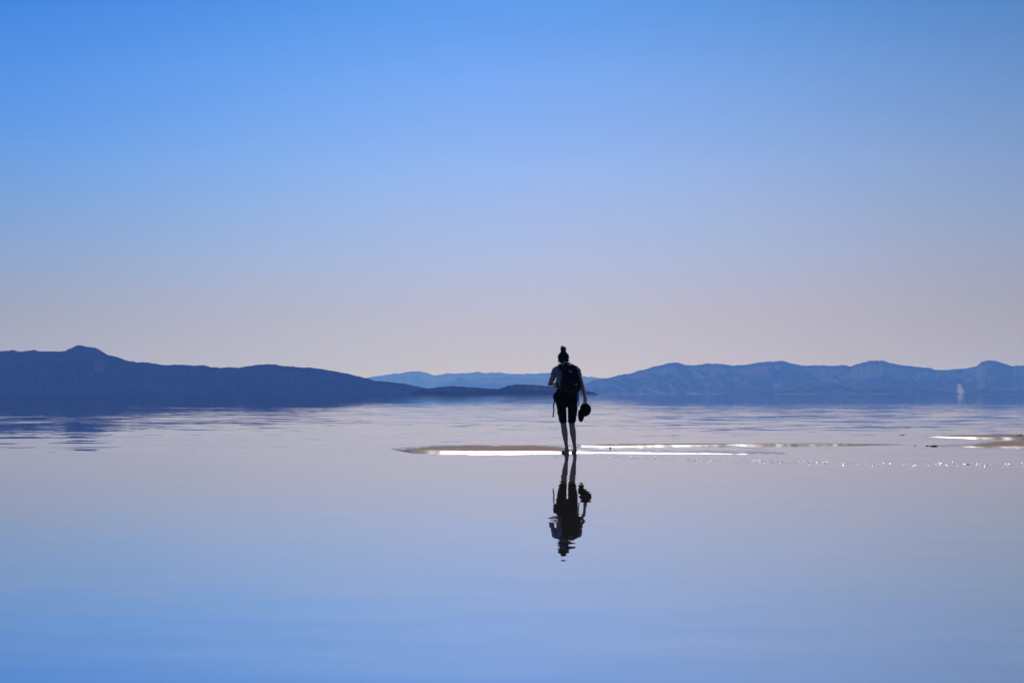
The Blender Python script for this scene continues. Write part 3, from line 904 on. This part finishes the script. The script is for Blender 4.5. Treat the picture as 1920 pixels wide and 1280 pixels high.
# shorts, rolled and bunched at the knee
bm = bmesh.new()
loft(bm, resample([((-0.035, 0.0, 1.000), 0.166, 0.118), ((-0.038, -0.006, 0.90), 0.182, 0.128), ((-0.036, -0.006, 0.80), 0.174, 0.118), ((-0.034, -0.004, 0.752), 0.150, 0.100)], 4), seg=30, power=2.3, round_caps=False)
for st_ in ([((-0.122, 0, 0.86), 0.086, 0.108), ((-0.121, 0, 0.76), 0.080, 0.102), ((-0.117, 0.004, 0.70), 0.074, 0.094), ((-0.110, 0.010, 0.63), 0.070, 0.086), ((-0.104, 0.014, 0.58), 0.065, 0.079),
             ((-0.099, 0.016, 0.548), 0.063, 0.077), ((-0.096, 0.018, 0.525), 0.062, 0.074), ((-0.094, 0.018, 0.512), 0.056, 0.068), ((-0.093, 0.018, 0.497), 0.056, 0.066)],
            [((0.052, 0, 0.86), 0.086, 0.108), ((0.058, 0, 0.76), 0.081, 0.102), ((0.058, 0.004, 0.70), 0.077, 0.094), ((0.055, 0.010, 0.63), 0.073, 0.086), ((0.051, 0.014, 0.58), 0.068, 0.079),
             ((0.048, 0.016, 0.545), 0.066, 0.077), ((0.046, 0.018, 0.522), 0.065, 0.074), ((0.046, 0.018, 0.508), 0.058, 0.068), ((0.046, 0.018, 0.492), 0.058, 0.066)]):
    loft(bm, resample(st_, 4), seg=26, round_caps=False)
me = remeshed(bm, 0.005, 2, 'shorts')
def rumple(x, y, z):
    low = min(1, max(0, (0.72 - z) / 0.2))
    out_side = 0.35 + 0.65 * min(1, abs(x + 0.028) / 0.09)
    return out_side * ((0.004 + 0.009 * low) * fract((x * 14, y * 14, z * 34)) + 0.003 * fract((x * 60, y * 60, z * 60)))
displace(me, rumple)
shorts = link('shorts', me, m_shorts, person)
bm = bmesh.new()
ribbon(bm, [(-0.125, -0.132, 0.86), (-0.125, -0.134, 0.80), (-0.125, -0.130, 0.745)], 0.09, 0.006, (1, 0, 0))
bm_obj('back_pocket', bm, m_shorts, shorts, False)
bm = bmesh.new()
ribbon(bm, [(0.055, -0.132, 0.86), (0.055, -0.134, 0.80), (0.055, -0.130, 0.745)], 0.09, 0.006, (1, 0, 0))
bm_obj('back_pocket', bm, m_shorts, shorts, False)

# ------------------------------------------------------------------ backpack
pack = empty('backpack', (FEET.x, FEET.y, PERSON_Z))
tag(pack, 'black backpack with pale tabs worn on the person\'s back', 'backpack')
PX = 0.024
bm = bmesh.new()
loft(bm, resample([((PX, -0.140, 1.000), 0.110, 0.045), ((PX, -0.155, 1.030), 0.142, 0.075), ((PX, -0.152, 1.12), 0.154, 0.098), ((PX - 0.008, -0.125, 1.24), 0.146, 0.100), ((PX - 0.024, -0.104, 1.33), 0.126, 0.088), ((PX - 0.042, -0.085, 1.385), 0.104, 0.068), ((PX - 0.050, -0.075, 1.418), 0.078, 0.040)], 5), seg=40, power=3.6)
me = remeshed(bm, 0.007, 2, 'main_compartment')
displace(me, lambda x, y, z: 0.006 * fract((x * 14, y * 14, z * 10)) + 0.002 * fract((x * 50, y * 50, z * 40)))
main = link('main_compartment', me, m_pack, pack)
bm = bmesh.new()
loft(bm, resample([((PX, -0.215, 1.055), 0.095, 0.030), ((PX, -0.232, 1.10), 0.112, 0.042), ((PX, -0.218, 1.19), 0.112, 0.042), ((PX, -0.195, 1.245), 0.090, 0.026)], 4), seg=30, power=3.6)
fp = link('front_pocket', remeshed(bm, 0.006, 2), m_pack, pack)
bm = bmesh.new()
ribbon(bm, smooth_pts([(PX - 0.105, -0.226, 1.19), (PX - 0.06, -0.258, 1.222), (PX + 0.06, -0.258, 1.222), (PX + 0.105, -0.226, 1.19)]), 0.007, 0.004, (0, 0, 1))
bm_obj('zip', bm, m_web, fp)
bm = bmesh.new()
rbox(bm, (PX + 0.078, -0.270, 1.118), (0.034, 0.004, 0.018), 0.0018, Matrix.Rotation(R(8), 3, 'Y'))
o = bm_obj('reflective_tab', bm, m_tabs, fp)
tag(o, 'small pale reflective tab on the lower right')
bm = bmesh.new()
loft(bm, resample([((PX - 0.026, -0.118, 1.342), 0.128, 0.096), ((PX - 0.036, -0.108, 1.372), 0.116, 0.088), ((PX - 0.045, -0.095, 1.402), 0.096, 0.072), ((PX - 0.050, -0.085, 1.424), 0.068, 0.046)], 4), seg=36, power=3.4)
lid = link('lid', remeshed(bm, 0.006, 2), m_pack, pack)
bm = bmesh.new()                                            # haul loop
ribbon(bm, smooth_pts([(PX - 0.095, -0.050, 1.425), (PX - 0.080, -0.045, 1.448), (PX - 0.020, -0.045, 1.448), (PX - 0.005, -0.050, 1.425)]), 0.018, 0.005, (0, 1, 0))
bm_obj('haul_loop', bm, m_web, pack)
for sg in (-1, 1):                                          # shoulder straps with load lifters
    xs_ = -0.046 + sg * 0.092
    bm = bmesh.new()
    ribbon(bm, smooth_pts([(xs_ + sg * 0.0, -0.030, 1.35), (xs_, 0.010, 1.412), (xs_ + sg * 0.004, 0.085, 1.440), (xs_ + sg * 0.010, 0.160, 1.40), (xs_ + sg * 0.016, 0.192, 1.30), (xs_ + sg * 0.036, 0.165, 1.18), (xs_ + sg * 0.062, 0.08, 1.11), (xs_ + sg * 0.045, -0.060, 1.07)]), 0.058, 0.014, (1, 0, 0))
    stp = bm_obj('shoulder_strap', bm, m_pack, pack)
    bm = bmesh.new()
    ribbon(bm, smooth_pts([(xs_ + sg * 0.004, 0.060, 1.452), (xs_ + sg * 0.004, 0.0, 1.448), (xs_ + sg * 0.002, -0.070, 1.415)], 4), 0.018, 0.004, (1, 0, 0))
    bm_obj('load_lifter', bm, m_web, stp)
    bm = bmesh.new()
    rbox(bm, (xs_ + sg * 0.004, -0.012, 1.450), (0.026, 0.020, 0.008), 0.002)
    bm_obj('buckle', bm, m_buckle, stp)
for sg in (-1, 1):                                          # side pockets and compression straps
    bm = bmesh.new()
    loft(bm, resample([((PX + sg * 0.138, -0.135, 1.025), 0.016, 0.060), ((PX + sg * 0.150, -0.135, 1.07), 0.020, 0.075), ((PX + sg * 0.151, -0.125, 1.15), 0.018, 0.074), ((PX + sg * 0.150, -0.120, 1.175), 0.012, 0.070)], 4), seg=24, power=3)
    link('side_pocket', remeshed(bm, 0.006, 2), m_pack, pack)
    for zz, yy in ((1.23, -0.13), (1.33, -0.105)):
        bm = bmesh.new()
        ribbon(bm, smooth_pts([(PX + sg * 0.150, yy + 0.06, zz), (PX + sg * 0.162, yy - 0.02, zz), (PX + sg * 0.138, yy - 0.098, zz), (PX + sg * 0.100, yy - 0.110, zz)], 5), 0.015, 0.004, (0, 0, 1))
        cs = bm_obj('compression_strap', bm, m_web, pack)
        bm = bmesh.new()
        rbox(bm, (PX + sg * 0.150, yy - 0.075, zz), (0.014, 0.016, 0.022), 0.002, Matrix.Rotation(sg * R(-35), 3, 'Z'))
        bm_obj('buckle', bm, m_buckle, cs)
for k, (x_, z_, w_, h_, a_) in enumerate([(0.030, 1.395, 0.018, 0.010, 40), (0.055, 1.375, 0.022, 0.014, 45), (0.075, 1.350, 0.020, 0.012, 50)]):
    bm = bmesh.new()
    yy = -0.197 + (z_ - 1.35) * 0.45
    rbox(bm, (x_ + 0.03, yy + 0.028, z_), (w_, 0.006, h_), 0.002, Matrix.Rotation(R(a_), 3, 'Y'))
    bm_obj('buckle', bm, m_buckle, lid)
bm = bmesh.new()
rbox(bm, (-0.062, -0.203, 1.362), (0.020, 0.006, 0.016), 0.002)
o = bm_obj('pale_tab', bm, m_tabs, lid)
o.data.materials[0] = m_buckle
# printed emblem: a pale sweeping stroke over a violet-grey block
def plate(name, pts, y0, y1, mat, parent, dep=0.003):
    bm = bmesh.new()
    def yat(z): return y0 + (y1 - y0) * (z - 1.30) / 0.08
    a = [bm.verts.new((x, yat(z), z)) for x, z in pts]
    b2 = [bm.verts.new((x, yat(z) - dep, z)) for x, z in pts]
    bm.faces.new(a)
    bm.faces.new(list(reversed(b2)))
    n_ = len(pts)
    for i in range(n_):
        bm.faces.new((a[i], b2[i], b2[(i + 1) % n_], a[(i + 1) % n_]))
    bmesh.ops.recalc_face_normals(bm, faces=bm.faces[:])
    return bm_obj(name, bm, mat, parent, False)
EM = plate('emblem', [(-0.020, 1.310), (0.030, 1.303), (0.048, 1.318), (0.046, 1.332), (0.020, 1.336), (-0.008, 1.328)], -0.222, -0.206, m_logo, main, 0.004)
plate('emblem_stroke', [(-0.018, 1.352), (-0.006, 1.341), (0.012, 1.334), (0.030, 1.333), (0.014, 1.340), (0.0, 1.347)], -0.224, -0.208, m_tabs, EM, 0.004)
# hip belt, pouch and loose webbing
bm = bmesh.new()
hip_pts = [(PX - 0.02, -0.135, 1.025), (-0.150, -0.105, 1.018), (-0.205, 0.0, 1.010), (-0.150, 0.105, 1.000), (-0.035, 0.140, 0.995), (0.080, 0.105, 1.000), (0.140, 0.0, 1.010), (0.085, -0.105, 1.018), (PX, -0.137, 1.025)]
ribbon(bm, smooth_pts(hip_pts, 6), 0.055, 0.010, (0, 0, 1))
belt = bm_obj('hip_belt', bm, m_pack, pack)
bm = bmesh.new()
loft(bm, resample([((-0.212, -0.02, 0.985), 0.020, 0.050), ((-0.224, -0.02, 0.955), 0.032, 0.066), ((-0.226, -0.02, 0.900), 0.034, 0.068), ((-0.214, -0.02, 0.855), 0.022, 0.050)], 4), seg=24, power=2.8)
pouch = link('belt_pouch', remeshed(bm, 0.006, 2), m_pouch, pack)
bm = bmesh.new()
ribbon(bm, smooth_pts([(-0.232, -0.07, 0.880), (-0.238, -0.082, 0.835), (-0.244, -0.082, 0.805), (-0.257, -0.080, 0.775), (-0.248, -0.080, 0.720), (-0.253, -0.080, 0.660), (-0.259, -0.080, 0.605)], 6), 0.020, 0.004, (1, 0, 0))
ls = bm_obj('loose_strap', bm, m_web, pouch)
bm = bmesh.new()
rbox(bm, (-0.260, -0.080, 0.602), (0.024, 0.008, 0.022), 0.003)
bm_obj('strap_end', bm, m_web, ls)
bm = bmesh.new()
ribbon(bm, smooth_pts([(0.128, -0.10, 1.045), (0.140, -0.105, 0.98), (0.150, -0.105, 0.90), (0.154, -0.104, 0.83), (0.155, -0.102, 0.762)], 6), 0.016, 0.004, (1, 0, 0))
bm_obj('loose_strap', bm, m_web, belt)
bm = bmesh.new()
ribbon(bm, smooth_pts([(0.106, -0.14, 1.07), (0.118, -0.125, 1.0), (0.128, -0.12, 0.93), (0.134, -0.115, 0.86)], 6), 0.012, 0.004, (1, 0, 0))
bm_obj('loose_strap', bm, m_web, belt)

# ------------------------------------------------------------------ cap in the right hand
cap = empty('baseball_cap', (FEET.x + 0.262, FEET.y + 0.075, PERSON_Z + 0.822))
tag(cap, 'black baseball cap hanging by its strap from the person\'s right hand', 'cap')
# cap frame: f = back to front (hangs down), u = crown side, s = across
f = unit((-0.20, -0.02, -0.98))
u = unit(Vector((0.72, -0.66, -0.02)) - f * Vector((0.72, -0.66, -0.02)).dot(f))
s = f.cross(u)
def cp(a, h, w): return (f * a + u * h + s * w) * 1.16
def bm_param(fn, nu, nv, thick, closed_u=False):
    vs, fs = [], []
    for side in (0, 1):
        for i in range(nu):
            for j in range(nv):
                vs.append(fn(i / (nu - 1), j / (nv - 1), side * thick))
    def ix(sd, i, j): return sd * nu * nv + i * nv + j
    for i in range(nu - 1):
        for j in range(nv - 1):
            fs.append((ix(0, i, j), ix(0, i, j + 1), ix(0, i + 1, j + 1), ix(0, i + 1, j)))
            fs.append((ix(1, i, j), ix(1, i + 1, j), ix(1, i + 1, j + 1), ix(1, i, j + 1)))
    for i in range(nu - 1):
        for j in (0, nv - 1):
            fs.append((ix(0, i, j), ix(0, i + 1, j), ix(1, i + 1, j), ix(1, i, j)))
    for j in range(nv - 1):
        for i in (0, nu - 1):
            fs.append((ix(0, i, j), ix(1, i, j), ix(1, i, j + 1), ix(0, i, j + 1)))
    bm = bmesh.new()
    bm.from_mesh(mesh_from(vs, fs))
    bmesh.ops.remove_doubles(bm, verts=bm.verts, dist=1e-5)
    bmesh.ops.recalc_face_normals(bm, faces=bm.faces[:])
    return bm
def crown_fn(a, b_, th):
    ang = 2 * math.pi * a
    el = b_ * math.pi / 2
    rx, ry, rz = 0.100 - th, 0.082 - th, 0.118 - th
    back = 0.5 - 0.5 * math.cos(ang)
    k = math.cos(el) ** 0.85
    x = -math.cos(ang) * rx * k
    seam = 1 - 0.012 * math.exp(-((math.sin(ang * 3)) / 0.10) ** 2)
    return cp(0.098 + x, rz * math.sin(el) * seam - (0.0 if True else back), math.sin(ang) * ry * k)
bm = bm_param(crown_fn, 49, 14, 0.003)
vs_keep = [fc for fc in bm.faces if (lambda c: (c.dot(f) < 0.022 and c.dot(u) < 0.036 and abs(c.dot(s)) < 0.045))(fc.calc_center_median())]
bmesh.ops.delete(bm, geom=vs_keep, context='FACES')          # the arched opening above the strap
crown = bm_obj('crown', bm, m_cap, cap)
def brim_fn(a, b_, th):
    ang = (a - 0.5) * 2
    wv = ang * 0.080
    start = 0.098 + 0.100 * math.sqrt(max(0, 1 - (wv / 0.0825) ** 2))
    ln = 0.084 * math.sqrt(max(0.0, 1 - abs(ang) ** 3.2))
    d_ = start - 0.004 + ln * b_
    return cp(d_, 0.002 - 0.018 * ang * ang * (0.4 + 0.6 * b_) - 0.010 * b_ + th, wv * (1 - 0.03 * b_))
bm = bm_param(brim_fn, 25, 10, 0.004)
bm_obj('brim', bm, m_cap, cap)
bm = bmesh.new()
join_bm(bm, lumpy_ball(cp(0.098, 0.118, 0), (0.008, 0.008, 0.008), 2, 0.0))
bm_obj('button', bm, m_cap, crown)
bm = bmesh.new()
ribbon(bm, smooth_pts([cp(0.026, 0.012, -0.052), cp(0.006, 0.012, -0.032), cp(-0.004, 0.012, 0.0), cp(0.006, 0.012, 0.032), cp(0.026, 0.012, 0.052)], 6), 0.020, 0.003, u)
bm_obj('strap', bm, m_web, cap)
